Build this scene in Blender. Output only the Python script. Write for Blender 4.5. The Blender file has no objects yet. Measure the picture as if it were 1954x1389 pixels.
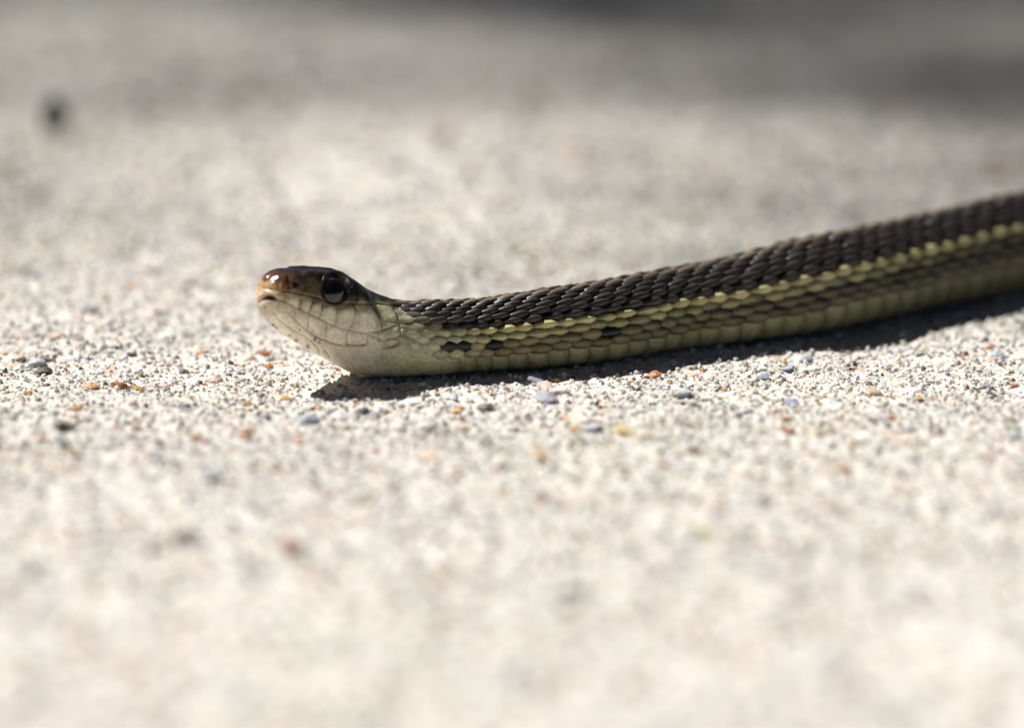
import bpy, math
import numpy as np

R = np.random.default_rng(7)
MM = 0.001
sc = bpy.context.scene
col = sc.collection

# ------------------------------------------------------------------ camera
ELEV, DIST, LENS = math.radians(13.0), 800.0, 197.0          # mm
AIM = np.array([20.7, 7.8, 0.0])
F = np.array([0, math.cos(ELEV), -math.sin(ELEV)])
U = np.array([0, math.sin(ELEV), math.cos(ELEV)])
CAM = AIM - DIST * F
FPX = 1954 * LENS / 36.0
cd = bpy.data.cameras.new('camera')
cd.lens = LENS; cd.sensor_width = 36.0
cd.clip_start = 0.01; cd.clip_end = 500.0
cd.dof.use_dof = True
cd.dof.focus_distance = 0.793
cd.dof.aperture_fstop = 8.2
cam = bpy.data.objects.new('camera', cd); col.objects.link(cam)
cam.location = CAM * MM
cam.rotation_euler = (math.pi / 2 - ELEV, 0, 0)
sc.camera = cam

# ------------------------------------------------------------------ sky, sun, exposure
SUN_DIR = np.array([-7.0, 3.7, 11.0]); SUN_DIR /= np.linalg.norm(SUN_DIR)
sun_el = math.asin(SUN_DIR[2]); sun_az = math.atan2(SUN_DIR[0], SUN_DIR[1])
w = bpy.data.worlds.new('World'); sc.world = w; w.use_nodes = True
nt = w.node_tree
sky = nt.nodes.new('ShaderNodeTexSky'); sky.sky_type = 'NISHITA'; sky.sun_disc = False
sky.air_density = 0.18; sky.dust_density = 0.6; sky.ozone_density = 0.0; sky.altitude = 1200
sky.sun_elevation = sun_el; sky.sun_rotation = sun_az
bg = nt.nodes['Background']; bg.inputs['Strength'].default_value = 0.05
nt.links.new(sky.outputs['Color'], bg.inputs['Color'])
sl = bpy.data.lights.new('sun', 'SUN'); sl.energy = 5.0; sl.angle = math.radians(0.53); sl.color = (1.0, 0.985, 0.955)
so = bpy.data.objects.new('sun', sl); col.objects.link(so)
so.location = (-0.6, 0.5, 1.5)
so.rotation_euler = (math.pi / 2 - sun_el, 0, math.pi - sun_az)   # lamp -Z looks away from the sun
sc.view_settings.view_transform = 'Standard'; sc.view_settings.look = 'None'
sc.view_settings.gamma = 1.0; sc.view_settings.use_curve_mapping = False
sc.view_settings.exposure = 0.42
sc.cycles.use_denoising = True
sc.cycles.max_bounces = 8

# ------------------------------------------------------------------ helpers
def project(p):
    d = p - CAM
    z = d @ F
    return 977 + FPX * d[..., 0] / z, 694.5 - FPX * (d @ U) / z, z

def ray(px, py):
    d = F + np.array([1, 0, 0]) * (px - 977) / FPX + U * (694.5 - py) / FPX
    return d

def on_ground(px, py, z=0.0):
    d = ray(px, py)
    return CAM + d * ((z - CAM[2]) / d[2])

def smooth(a, b, x):
    t = np.clip((np.asarray(x, float) - a) / (b - a), 0, 1)
    return t * t * (3 - 2 * t)

def interp(xs, ys):
    """monotone cubic interpolation with linear extension"""
    xs = np.asarray(xs, float); ys = np.asarray(ys, float)
    o = np.argsort(xs); xs = xs[o]; ys = ys[o]
    h = np.diff(xs); d = np.diff(ys) / h
    m = np.zeros(len(xs)); m[0] = d[0]; m[-1] = d[-1]
    for i in range(1, len(xs) - 1):
        if d[i - 1] * d[i] > 0:
            w1 = 2 * h[i] + h[i - 1]; w2 = h[i] + 2 * h[i - 1]
            m[i] = (w1 + w2) / (w1 / d[i - 1] + w2 / d[i])
    def f(x):
        x = np.asarray(x, float)
        i = np.clip(np.searchsorted(xs, x) - 1, 0, len(xs) - 2)
        t = (x - xs[i]) / h[i]
        tt = np.clip(t, 0, 1)
        y = ((1 + 2 * tt) * (1 - tt) ** 2 * ys[i] + tt * (1 - tt) ** 2 * h[i] * m[i]
             + tt * tt * (3 - 2 * tt) * ys[i + 1] + tt * tt * (tt - 1) * h[i] * m[i + 1])
        y = y + np.where(x < xs[0], (x - xs[0]) * m[0], 0) + np.where(x > xs[-1], (x - xs[-1]) * m[-1], 0)
        return y
    return f

_tabs = [R.random((256, 256)) for _ in range(8)]
def vnoise(x, y, k=0):
    """smooth value noise, -1..1"""
    t = _tabs[k % 8]
    xi = np.floor(x).astype(int); yi = np.floor(y).astype(int)
    fx = x - xi; fy = y - yi
    fx = fx * fx * (3 - 2 * fx); fy = fy * fy * (3 - 2 * fy)
    a = t[xi & 255, yi & 255]; b = t[(xi + 1) & 255, yi & 255]
    c = t[xi & 255, (yi + 1) & 255]; d = t[(xi + 1) & 255, (yi + 1) & 255]
    return ((a * (1 - fx) + b * fx) * (1 - fy) + (c * (1 - fx) + d * fx) * fy) * 2 - 1

def mesh_obj(name, verts, faces, mat, parent=None, colors=None, smooth_shade=True, extra=None):
    """verts in mm; faces: int array (n,3|4) or list of such arrays"""
    me = bpy.data.meshes.new(name)
    fl = faces if isinstance(faces, list) else [faces]
    fl = [np.asarray(f, np.int32) for f in fl if len(f)]
    verts = np.ascontiguousarray(np.asarray(verts, np.float32) * MM)
    me.vertices.add(len(verts)); me.vertices.foreach_set('co', verts.ravel())
    loops = np.concatenate([f.ravel() for f in fl])
    tot = np.concatenate([np.full(len(f), f.shape[1], np.int32) for f in fl])
    start = np.concatenate([[0], np.cumsum(tot)[:-1]]).astype(np.int32)
    me.loops.add(len(loops)); me.loops.foreach_set('vertex_index', loops)
    me.polygons.add(len(tot))
    me.polygons.foreach_set('loop_start', start); me.polygons.foreach_set('loop_total', tot)
    me.polygons.foreach_set('use_smooth', np.full(len(tot), smooth_shade, bool))
    me.update(calc_edges=True); me.validate()
    if colors is not None:
        at = me.color_attributes.new('Col', 'FLOAT_COLOR', 'POINT')
        c4 = np.ones((len(verts), 4), np.float32); c4[:, :colors.shape[1]] = colors
        at.data.foreach_set('color', c4.ravel())
    if mat is not None: me.materials.append(mat)
    ob = bpy.data.objects.new(name, me); col.objects.link(ob)
    if parent is not None: ob.parent = parent
    return ob

def tag(o, label=None, category=None, group=None, kind=None):
    if label: o['label'] = label
    if category: o['category'] = category
    if group: o['group'] = group
    if kind: o['kind'] = kind
    return o

def material(name):
    m = bpy.data.materials.new(name); m.use_nodes = True
    n = m.node_tree.nodes; return m, n, m.node_tree.links, n['Principled BSDF']

def math_node(n, l, op, a, b=None):
    x = n.new('ShaderNodeMath'); x.operation = op
    for i, v in enumerate((a, b)):
        if v is None: continue
        if isinstance(v, (int, float)): x.inputs[i].default_value = v
        else: l.new(v, x.inputs[i])
    return x.outputs[0]

# ------------------------------------------------------------------ materials
def skin_material(name, rough, spec=0.5, bump=0.15, noise_scale=9000.0, coat=0.0, sss=0.0):
    """pigment from the mesh colours; alpha of the colour carries extra gloss"""
    m, n, l, p = material(name)
    a = n.new('ShaderNodeVertexColor'); a.layer_name = 'Col'
    tc = n.new('ShaderNodeTexCoord')
    nz = n.new('ShaderNodeTexNoise'); nz.inputs['Scale'].default_value = noise_scale * 0.25; nz.inputs['Detail'].default_value = 5
    l.new(tc.outputs['Object'], nz.inputs['Vector'])
    hs = n.new('ShaderNodeHueSaturation')
    mp = n.new('ShaderNodeMapRange'); mp.inputs[1].default_value = 0.3; mp.inputs[2].default_value = 0.7
    mp.inputs[3].default_value = 0.78; mp.inputs[4].default_value = 1.2
    l.new(nz.outputs['Fac'], mp.inputs[0]); l.new(mp.outputs[0], hs.inputs['Value'])
    l.new(a.outputs['Color'], hs.inputs['Color']); l.new(hs.outputs['Color'], p.inputs['Base Color'])
    nz2 = n.new('ShaderNodeTexNoise'); nz2.inputs['Scale'].default_value = noise_scale; nz2.inputs['Detail'].default_value = 3
    l.new(tc.outputs['Object'], nz2.inputs['Vector'])
    bp = n.new('ShaderNodeBump'); bp.inputs['Strength'].default_value = bump; bp.inputs['Distance'].default_value = 0.00006
    l.new(nz2.outputs['Fac'], bp.inputs['Height']); l.new(bp.outputs['Normal'], p.inputs['Normal'])
    rr = n.new('ShaderNodeMapRange'); rr.inputs[1].default_value = 0.0; rr.inputs[2].default_value = 1.0
    rr.inputs[3].default_value = 0.16; rr.inputs[4].default_value = rough
    l.new(a.outputs['Alpha'], rr.inputs[0]); l.new(rr.outputs[0], p.inputs['Roughness'])
    p.inputs['Specular IOR Level'].default_value = spec
    if sss:
        p.inputs['Subsurface Weight'].default_value = sss
        p.inputs['Subsurface Radius'].default_value = (1.0, 0.55, 0.3)
        p.inputs['Subsurface Scale'].default_value = 0.0006
    return m

M_skin = skin_material('snake_skin', 0.5, 0.45, 0.2, sss=0.25)
M_scale = skin_material('snake_scale', 0.5, 0.5, 0.25)
M_belly = skin_material('snake_belly_scale', 0.45, 0.4, 0.15)

def eye_material(name, colr, rough):
    m, n, l, p = material(name)
    tc = n.new('ShaderNodeTexCoord')
    nz = n.new('ShaderNodeTexNoise'); nz.inputs['Scale'].default_value = 2500; l.new(tc.outputs['Object'], nz.inputs['Vector'])
    rp = n.new('ShaderNodeValToRGB'); rp.color_ramp.elements[0].color = (*[c * 0.5 for c in colr], 1); rp.color_ramp.elements[1].color = (*[min(1, c * 1.5) for c in colr], 1)
    rp.color_ramp.elements[0].position = 0.35; rp.color_ramp.elements[1].position = 0.65
    l.new(nz.outputs['Fac'], rp.inputs[0]); l.new(rp.outputs[0], p.inputs['Base Color'])
    p.inputs['Roughness'].default_value = rough; p.inputs['Specular IOR Level'].default_value = 0.6
    return m
M_iris = eye_material('eye_iris', (0.06, 0.03, 0.012), 0.07)
M_pupil = eye_material('eye_pupil', (0.004, 0.003, 0.003), 0.05)

def stone_material(name, use_obj_color):
    m, n, l, p = material(name)
    tc = n.new('ShaderNodeTexCoord')
    if use_obj_color:
        s = n.new('ShaderNodeObjectInfo'); c = s.outputs['Color']; gl = None
    else:
        s = n.new('ShaderNodeVertexColor'); s.layer_name = 'Col'; c = s.outputs['Color']; gl = s.outputs['Alpha']
    g = n.new('ShaderNodeNewGeometry')
    nz = n.new('ShaderNodeTexNoise'); nz.inputs['Scale'].default_value = 1800; nz.inputs['Detail'].default_value = 6
    l.new(g.outputs['Position'], nz.inputs['Vector'])
    mp = n.new('ShaderNodeMapRange'); mp.inputs[1].default_value = 0.3; mp.inputs[2].default_value = 0.7
    mp.inputs[3].default_value = 0.7; mp.inputs[4].default_value = 1.2
    l.new(nz.outputs['Fac'], mp.inputs[0])
    hs = n.new('ShaderNodeHueSaturation'); l.new(c, hs.inputs['Color']); l.new(mp.outputs[0], hs.inputs['Value'])
    l.new(hs.outputs['Color'], p.inputs['Base Color'])
    bp = n.new('ShaderNodeBump'); bp.inputs['Strength'].default_value = 0.4; bp.inputs['Distance'].default_value = 0.0001
    l.new(nz.outputs['Fac'], bp.inputs['Height']); l.new(bp.outputs['Normal'], p.inputs['Normal'])
    p.inputs['Roughness'].default_value = 0.6
    if gl is not None: l.new(gl, p.inputs['Roughness'])
    return m
M_grain = stone_material('sand_grain', False)
M_pebble = stone_material('pebble_stone', True)

def ground_material():
    m, n, l, p = material('sandy_concrete')
    g = n.new('ShaderNodeNewGeometry'); pos = g.outputs['Position']
    def vor(scale):
        v = n.new('ShaderNodeTexVoronoi'); v.inputs['Scale'].default_value = scale; v.inputs['Randomness'].default_value = 1
        l.new(pos, v.inputs['Vector']); return v
    v1 = vor(1100); v2 = vor(420)
    def ramp(fac, stops):
        r = n.new('ShaderNodeValToRGB'); r.color_ramp.interpolation = 'CONSTANT'
        e = r.color_ramp.elements
        e[0].position = stops[0][0]; e[0].color = (*stops[0][1], 1); e[1].position = stops[1][0]; e[1].color = (*stops[1][1], 1)
        for q, c in stops[2:]:
            x = e.new(q); x.color = (*c, 1)
        l.new(fac, r.inputs[0]); return r.outputs[0]
    sx = n.new('ShaderNodeSeparateColor'); l.new(v1.outputs['Color'], sx.inputs[0])
    sy = n.new('ShaderNodeSeparateColor'); l.new(v2.outputs['Color'], sy.inputs[0])
    c1 = ramp(sx.outputs[0], [(0, (.60, .56, .49)), (.3, (.70, .66, .58)), (.5, (.52, .47, .40)), (.66, (.76, .73, .67)), (.8, (.46, .45, .45)), (.87, (.5, .36, .24)), (.93, (.24, .2, .17)), (.965, (.66, .58, .52))])
    c2 = ramp(sy.outputs[1], [(0, (.62, .58, .51)), (.5, (.70, .67, .61)), (.8, (.46, .47, .5)), (.9, (.52, .34, .22)), (.95, (.60, .50, .46))])
    mx = n.new('ShaderNodeMix'); mx.data_type = 'RGBA'; mx.inputs[0].default_value = 0.5
    l.new(c1, mx.inputs[6]); l.new(c2, mx.inputs[7])
    nz = n.new('ShaderNodeTexNoise'); nz.inputs['Scale'].default_value = 45; nz.inputs['Detail'].default_value = 6; l.new(pos, nz.inputs['Vector'])
    mp = n.new('ShaderNodeMapRange'); mp.inputs[1].default_value = 0.3; mp.inputs[2].default_value = 0.7; mp.inputs[3].default_value = 0.86; mp.inputs[4].default_value = 1.12
    l.new(nz.outputs['Fac'], mp.inputs[0])
    hs = n.new('ShaderNodeHueSaturation'); l.new(mx.outputs[2], hs.inputs['Color']); l.new(mp.outputs[0], hs.inputs['Value'])
    l.new(hs.outputs['Color'], p.inputs['Base Color'])
    ht = math_node(n, l, 'MULTIPLY', v1.outputs['Distance'], -1.0)
    bp = n.new('ShaderNodeBump'); bp.inputs['Strength'].default_value = 0.6; bp.inputs['Distance'].default_value = 0.0003
    l.new(ht, bp.inputs['Height']); l.new(bp.outputs['Normal'], p.inputs['Normal'])
    p.inputs['Roughness'].default_value = 0.85
    return m
M_ground = ground_material()

# ------------------------------------------------------------------ ground sheet
def ground_h(x, y):
    h = 0.55 * vnoise(x / 23 + 9, y / 31 + 4, 0) + 0.30 * vnoise(x / 7.1, y / 7.3, 1) + 0.22 * vnoise(x / 2.3, y / 2.3, 2) + 0.14 * vnoise(x / 0.9, y / 0.9, 3)
    fade = 1 - smooth(600, 1500, np.hypot(x, y))
    return (h - 0.3) * fade

def axis(segs, tail):
    out = [segs[0][0]]
    for a, b, d in segs:
        k = max(1, int(round((b - a) / d)))
        out += list(np.linspace(a, b, k + 1)[1:])
    lo, hi = [], []
    q = 3.0
    x = out[0]; st = 3.0
    while x > -tail: st *= 1.35; x -= st; lo.append(x)
    x = out[-1]; st = 3.0
    while x < tail: st *= 1.35; x += st; hi.append(x)
    return np.array(lo[::-1] + out + hi)

def build_ground():
    xs = axis([(-130, -85, 1.0), (-85, 110, 0.42), (110, 160, 1.0)], 60000)
    ys = axis([(-230, -70, 1.1), (-70, 75, 0.5), (75, 380, 1.6)], 60000)
    X, Y = np.meshgrid(xs, ys, indexing='ij')
    Z = ground_h(X, Y)
    nx, ny = X.shape
    v = np.stack([X.ravel(), Y.ravel(), Z.ravel()], 1)
    i = np.arange(nx * ny).reshape(nx, ny)
    f = np.stack([i[:-1, :-1].ravel(), i[1:, :-1].ravel(), i[1:, 1:].ravel(), i[:-1, 1:].ravel()], 1)
    g = mesh_obj('ground', v, f, M_ground)
    return tag(g, kind='structure')
ground = build_ground()

# ------------------------------------------------------------------ snake: shape of the animal
# outline of the trunk: pixel column, upper edge, lower edge
TR = [(800, 579, 716), (903, 579, 709), (1026, 562, 701), (1150, 543.6, 687), (1280, 520, 667), (1409, 495, 652), (1550, 459, 632), (1750, 420, 593), (1954, 374, 556)]
plan, rad = [], []
for x, t, b in TR:
    cy = 0.5 * (t + b); rp = 0.5 * (b - t) * 0.985
    r = 6.0
    for _ in range(20):
        p = on_ground(x, cy, r * 0.97)
        r = rp * ((p - CAM) @ F) / FPX
    plan.append(p[:2]); rad.append(r)
plan = np.array(plan); rad = np.array(rad)
HX, HY = 0.0, 2.0                       # throat resting on the ground
TIP = np.array([-14.7, -6.2])
head_dir = (TIP - [HX, HY]) / np.linalg.norm(TIP - np.array([HX, HY]))
TIPS = np.linalg.norm(TIP - np.array([HX, HY]))
# the body runs on out of the picture and curls round to a thin tail
off = [plan[-1]]
ang = math.atan2(*(plan[-1] - plan[-2])[::-1]); offr = []
for k in range(30):
    ang += math.radians([2, 3, 4, 3, 0, -3, -5, -6, -6, -5, -3, 0, 3, 5, 6, 6, 5, 3, 0, -3, -5, -6, -5, -3, 0, 2, 4, 5, 5, 4][k])
    off.append(off[-1] + 14 * np.array([math.cos(ang), math.sin(ang)]))
    offr.append(interp([0, 8, 15, 22, 30], [rad[-1], rad[-1] * 1.03, rad[-1] * .8, rad[-1] * .45, 0.6])(k + 1))
PTS = np.vstack([[TIP], [TIP * 0.5 + 0.5 * np.array([HX, HY])], [[HX, HY]], plan, off[1:]])
# arc length with a smooth parametric curve
seg = np.concatenate([[0], np.cumsum(np.linalg.norm(np.diff(PTS, axis=0), axis=1))])
tan = np.gradient(PTS, seg, axis=0)
def curve(L):
    L = np.asarray(L, float)
    i = np.clip(np.searchsorted(seg, L) - 1, 0, len(seg) - 2)
    h = (seg[i + 1] - seg[i]); t = (L - seg[i]) / h
    t_ = np.clip(t, 0, 1); h = h[..., None]; tt = t_[..., None]
    p = ((1 + 2 * tt) * (1 - tt) ** 2 * PTS[i] + tt * (1 - tt) ** 2 * h * tan[i] + tt * tt * (3 - 2 * tt) * PTS[i + 1] + tt * tt * (tt - 1) * h * tan[i + 1])
    return p
LTAIL = seg[-1]
L0 = seg[2]                              # throat contact
trunkL = seg[3:3 + len(plan)]
sL = lambda s: L0 - np.asarray(s, float)   # forward distance from the throat -> distance from the snout
# head rows: s, top, bottom, half width, height of widest level, exponent above, exponent below
HD = [(17.6, 15.1, 10.1, 3.0, 12.6, 2.5, 2.2), (14, 16.2, 7.8, 3.6, 11.9, 2.7, 2.2), (10, 15.9, 5.2, 4.4, 10.5, 3.0, 2.2),
      (6.5, 15.3, 3.0, 5.1, 9.3, 3.1, 2.2), (4, 14.7, 1.4, 5.5, 8.3, 2.9, 2.2), (1.8, 13.5, 0.3, 5.8, 7.4, 2.6, 2.2), (-1, 11.5, -0.1, 5.8, 6.2, 2.3, 2.2), (-4, 10.4, -0.15, 5.5, 5.4, 2.15, 2.2)]
def col_of(k, trunkvals, tailvals):
    xs = list(sL([h[0] for h in HD])) + list(trunkL) + list(seg[3 + len(plan):])
    ys = [h[k] for h in HD] + list(trunkvals) + list(tailvals)
    return interp(xs, ys)
offr = np.array(offr)
ztop = col_of(1, rad * 1.96, offr * 1.96)
zbot = col_of(2, rad * 0 - 0.1, offr * 0 - 0.1)
half = col_of(3, rad * 1.0, offr * 1.0)
zwid = col_of(4, rad * 0.97, offr * 0.97)
ntop = col_of(5, rad * 0 + 2.05, offr * 0 + 2.05)
nbot = col_of(6, rad * 0 + 2.15, offr * 0 + 2.15)
ZTIP = 12.6
RND = 4.2
def surf(L, ph):
    """point on the smooth body: L mm back from the snout, ph from the spine (0) to the belly (pi), + on the camera side"""
    L = np.asarray(L, float); ph = np.asarray(ph, float)
    L, ph = np.broadcast_arrays(L, ph)
    p = curve(L)
    d = curve(L + 0.6) - curve(np.maximum(L - 0.6, 0.0)); d = d / np.linalg.norm(d, axis=-1, keepdims=True)   # toward the tail
    side = np.stack([d[..., 1], -d[..., 0]], -1)       # camera side
    zt, zb, a, zw = ztop(L), zbot(L), half(L), zwid(L)
    e = np.clip((RND - L) / RND, 0, 1)
    f = np.power(np.clip(1 - np.power(e, 2.5), 0, 1), 1 / 2.3)
    fw = np.power(np.clip(1 - np.power(e, 2.5), 0, 1), 1 / 2.4)
    zt = ZTIP + (zt - ZTIP) * f; zb = ZTIP + (zb - ZTIP) * f; zw = ZTIP + (zw - ZTIP) * f; a = a * fw
    c, s = np.cos(ph), np.sin(ph)
    n = np.where(c > 0, ntop(L), nbot(L))
    v = a * np.sign(s) * np.power(np.abs(s) + 1e-9, 2 / n)
    z = zw + np.where(c > 0, zt - zw, zw - zb) * np.sign(c) * np.power(np.abs(c) + 1e-9, 2 / n)
    return np.stack([p[..., 0] + side[..., 0] * v, p[..., 1] + side[..., 1] * v, z], -1)

def surf_n(L, ph, e=0.15):
    r = np.maximum(half(L), 1)
    a = surf(np.asarray(L) + e, ph) - surf(np.maximum(np.asarray(L) - e, 0), ph)
    b = surf(L, ph + e / r) - surf(L, ph - e / r)
    n = np.cross(b, a)
    return n / (np.linalg.norm(n, axis=-1, keepdims=True) + 1e-12)

# --- markings of the head, in enlarged-photo coordinates (x4.63 from 460,480)
def hp(pts):
    q = np.array(pts, float); return np.stack([460 + q[:, 0] / 4.63, 480 + q[:, 1] / 4.63], 1)
def polydist(P, pts):
    pts = hp(pts); best = np.full(len(P), 1e9)
    for a, b in zip(pts[:-1], pts[1:]):
        ab = b - a; t = np.clip(((P - a) @ ab) / (ab @ ab), 0, 1)
        best = np.minimum(best, np.linalg.norm(P - a - t[:, None] * ab, axis=1))
    return best * 0.075      # mm
MOUTH = [(120, 470), (150, 455), (195, 428), (245, 418), (300, 420), (385, 438), (445, 470), (520, 508), (595, 548), (685, 588), (760, 628), (850, 668), (945, 695), (1090, 722), (1200, 708), (1290, 680), (1370, 652)]
SUT = [[(395, 375), (385, 432)], [(530, 428), (520, 505)], [(640, 440), (615, 500), (595, 547)], [(722, 470), (715, 520), (690, 582)],
       [(862, 480), (845, 560), (832, 655)], [(985, 455), (1015, 520), (1005, 600), (955, 690)], [(1145, 460), (1190, 520), (1225, 590), (1250, 690)],
       [(410, 350), (560, 378), (700, 412), (760, 448), (850, 462), (960, 458), (1130, 462), (1240, 466), (1330, 480), (1450, 510)],
       [(1310, 625), (1400, 632), (1480, 640)], [(1390, 640), (1420, 690), (1410, 740)]]
SUT2 = [[(430, 545), (500, 625), (600, 712), (700, 772), (800, 812), (880, 830), (1000, 835), (1100, 826), (1122, 790)],
        [(280, 540), (330, 600), (450, 690), (560, 745), (640, 812), (682, 862), (690, 905)], [(740, 870), (790, 940)],
        [(938, 697), (930, 830)], [(1112, 738), (1120, 815)], [(762, 632), (745, 790)], [(600, 560), (590, 700)], [(470, 490), (480, 590)],
        [(335, 440), (322, 500)], [(1120, 730), (1260, 790), (1400, 745), (1440, 735)], [(1270, 800), (1300, 770), (1380, 765), (1400, 800), (1330, 835), (1270, 820), (1270, 800)]]
LOREAL = [[(410, 230), (430, 290), (400, 350)], [(560, 250), (575, 300), (540, 370)], [(715, 225), (705, 300), (720, 410)], [(330, 290), (335, 345)], [(200, 330), (330, 345), (410, 350)],
          [(965, 330), (960, 450)], [(1020, 330), (1010, 450)]]
DARKSUT = [[(985, 455), (1015, 525)], [(1150, 465), (1190, 520), (1222, 590)], [(1335, 485), (1370, 560), (1385, 605)], [(640, 440), (615, 500)], [(530, 428), (522, 480)], [(722, 470), (716, 520)]]
SPOT = [(290, 645, 16), (318, 668, 12), (430, 735, 13), (490, 780, 20), (590, 835, 22), (650, 770, 15), (520, 690, 12), (630, 705, 10), (690, 800, 10), (215, 490, 8)]
RED = [[(935, 825), (1000, 828), (1090, 828)], [(1245, 852), (1330, 850), (1390, 825)], [(600, 712), (700, 772), (800, 812), (880, 830)]]
PIG = [  # x, y, linear colour, gloss
    (150, 180, (.05, .026, .018), .0), (250, 150, (.045, .022, .016), .0), (400, 150, (.03, .015, .011), .05), (600, 165, (.024, .013, .010), .15), (850, 185, (.016, .010, .008), .2),
    (1000, 265, (.013, .009, .007), .3), (1200, 350, (.013, .010, .008), .5), (1400, 440, (.016, .012, .010), .7),
    (150, 250, (.15, .065, .028), .0), (220, 245, (.11, .045, .02), .0), (320, 245, (.07, .03, .014), .05), (400, 260, (.07, .03, .014), .2),
    (150, 320, (.54, .36, .19), .25), (230, 300, (.48, .31, .15), .25), (320, 305, (.34, .20, .09), .3), (390, 320, (.24, .11, .035), .4), (160, 400, (.68, .52, .36), .5), (300, 370, (.58, .44, .27), .5),
    (440, 300, (.10, .055, .022), .5), (520, 270, (.085, .06, .03), .5), (500, 205, (.026, .015, .011), .3), (620, 212, (.022, .014, .010), .3), (520, 340, (.16, .10, .045), .5), (620, 270, (.10, .08, .04), .5), (620, 360, (.17, .13, .065), .5), (690, 320, (.13, .10, .055), .5), (700, 230, (.022, .014, .010), .4),
    (830, 215, (.02, .013, .01), .3), (1000, 350, (.014, .010, .008), .5), (1000, 430, (.07, .052, .028), .7), (1130, 400, (.014, .011, .008), .6), (1250, 420, (.016, .012, .009), .7), (1400, 480, (.02, .016, .011), .8),
    (430, 410, (.46, .38, .22), .7), (560, 420, (.30, .24, .12), .7), (660, 430, (.11, .075, .035), .7), (760, 460, (.12, .09, .045), .7), (850, 478, (.10, .075, .038), .7), (920, 480, (.14, .11, .055), .7), (1060, 480, (.32, .28, .15), .7), (1230, 480, (.36, .34, .2), .7),
    (450, 450, (.75, .66, .50), .8), (570, 480, (.6, .53, .36), .8), (660, 510, (.58, .52, .34), .8), (780, 540, (.75, .68, .51), .8), (930, 560, (.75, .68, .51), .8), (1110, 600, (.75, .68, .51), .8), (1290, 600, (.5, .47, .29), .8), (1420, 580, (.30, .29, .15), .8),
    (250, 480, (.68, .56, .42), .8), (350, 620, (.80, .72, .56), .8), (600, 650, (.80, .72, .57), .8), (850, 760, (.80, .72, .56), .8), (1100, 770, (.78, .70, .54), .8), (500, 760, (.80, .72, .56), .8), (800, 900, (.78, .70, .54), .8), (1050, 950, (.75, .68, .51), .8), (1100, 1080, (.75, .68, .51), .8),
    (1300, 750, (.58, .54, .36), .8), (1350, 950, (.54, .52, .33), .8), (1550, 690, (.30, .29, .15), .9), (1480, 520, (.018, .014, .011), .9), (1600, 500, (.016, .012, .010), .9), (1800, 520, (.016, .012, .010), .9), (1500, 560, (.025, .02, .014), .9), (1700, 760, (.36, .36, .19), .9), (1650, 950, (.44, .43, .26), .9), (1850, 900, (.42, .42, .25), .9), (1850, 1010, (.42, .42, .25), .9), (1600, 590, (.02, .016, .012), .9), (1750, 560, (.03, .022, .016), .9)]

EYE_PX = hp([(832, 338)])[0]

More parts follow.
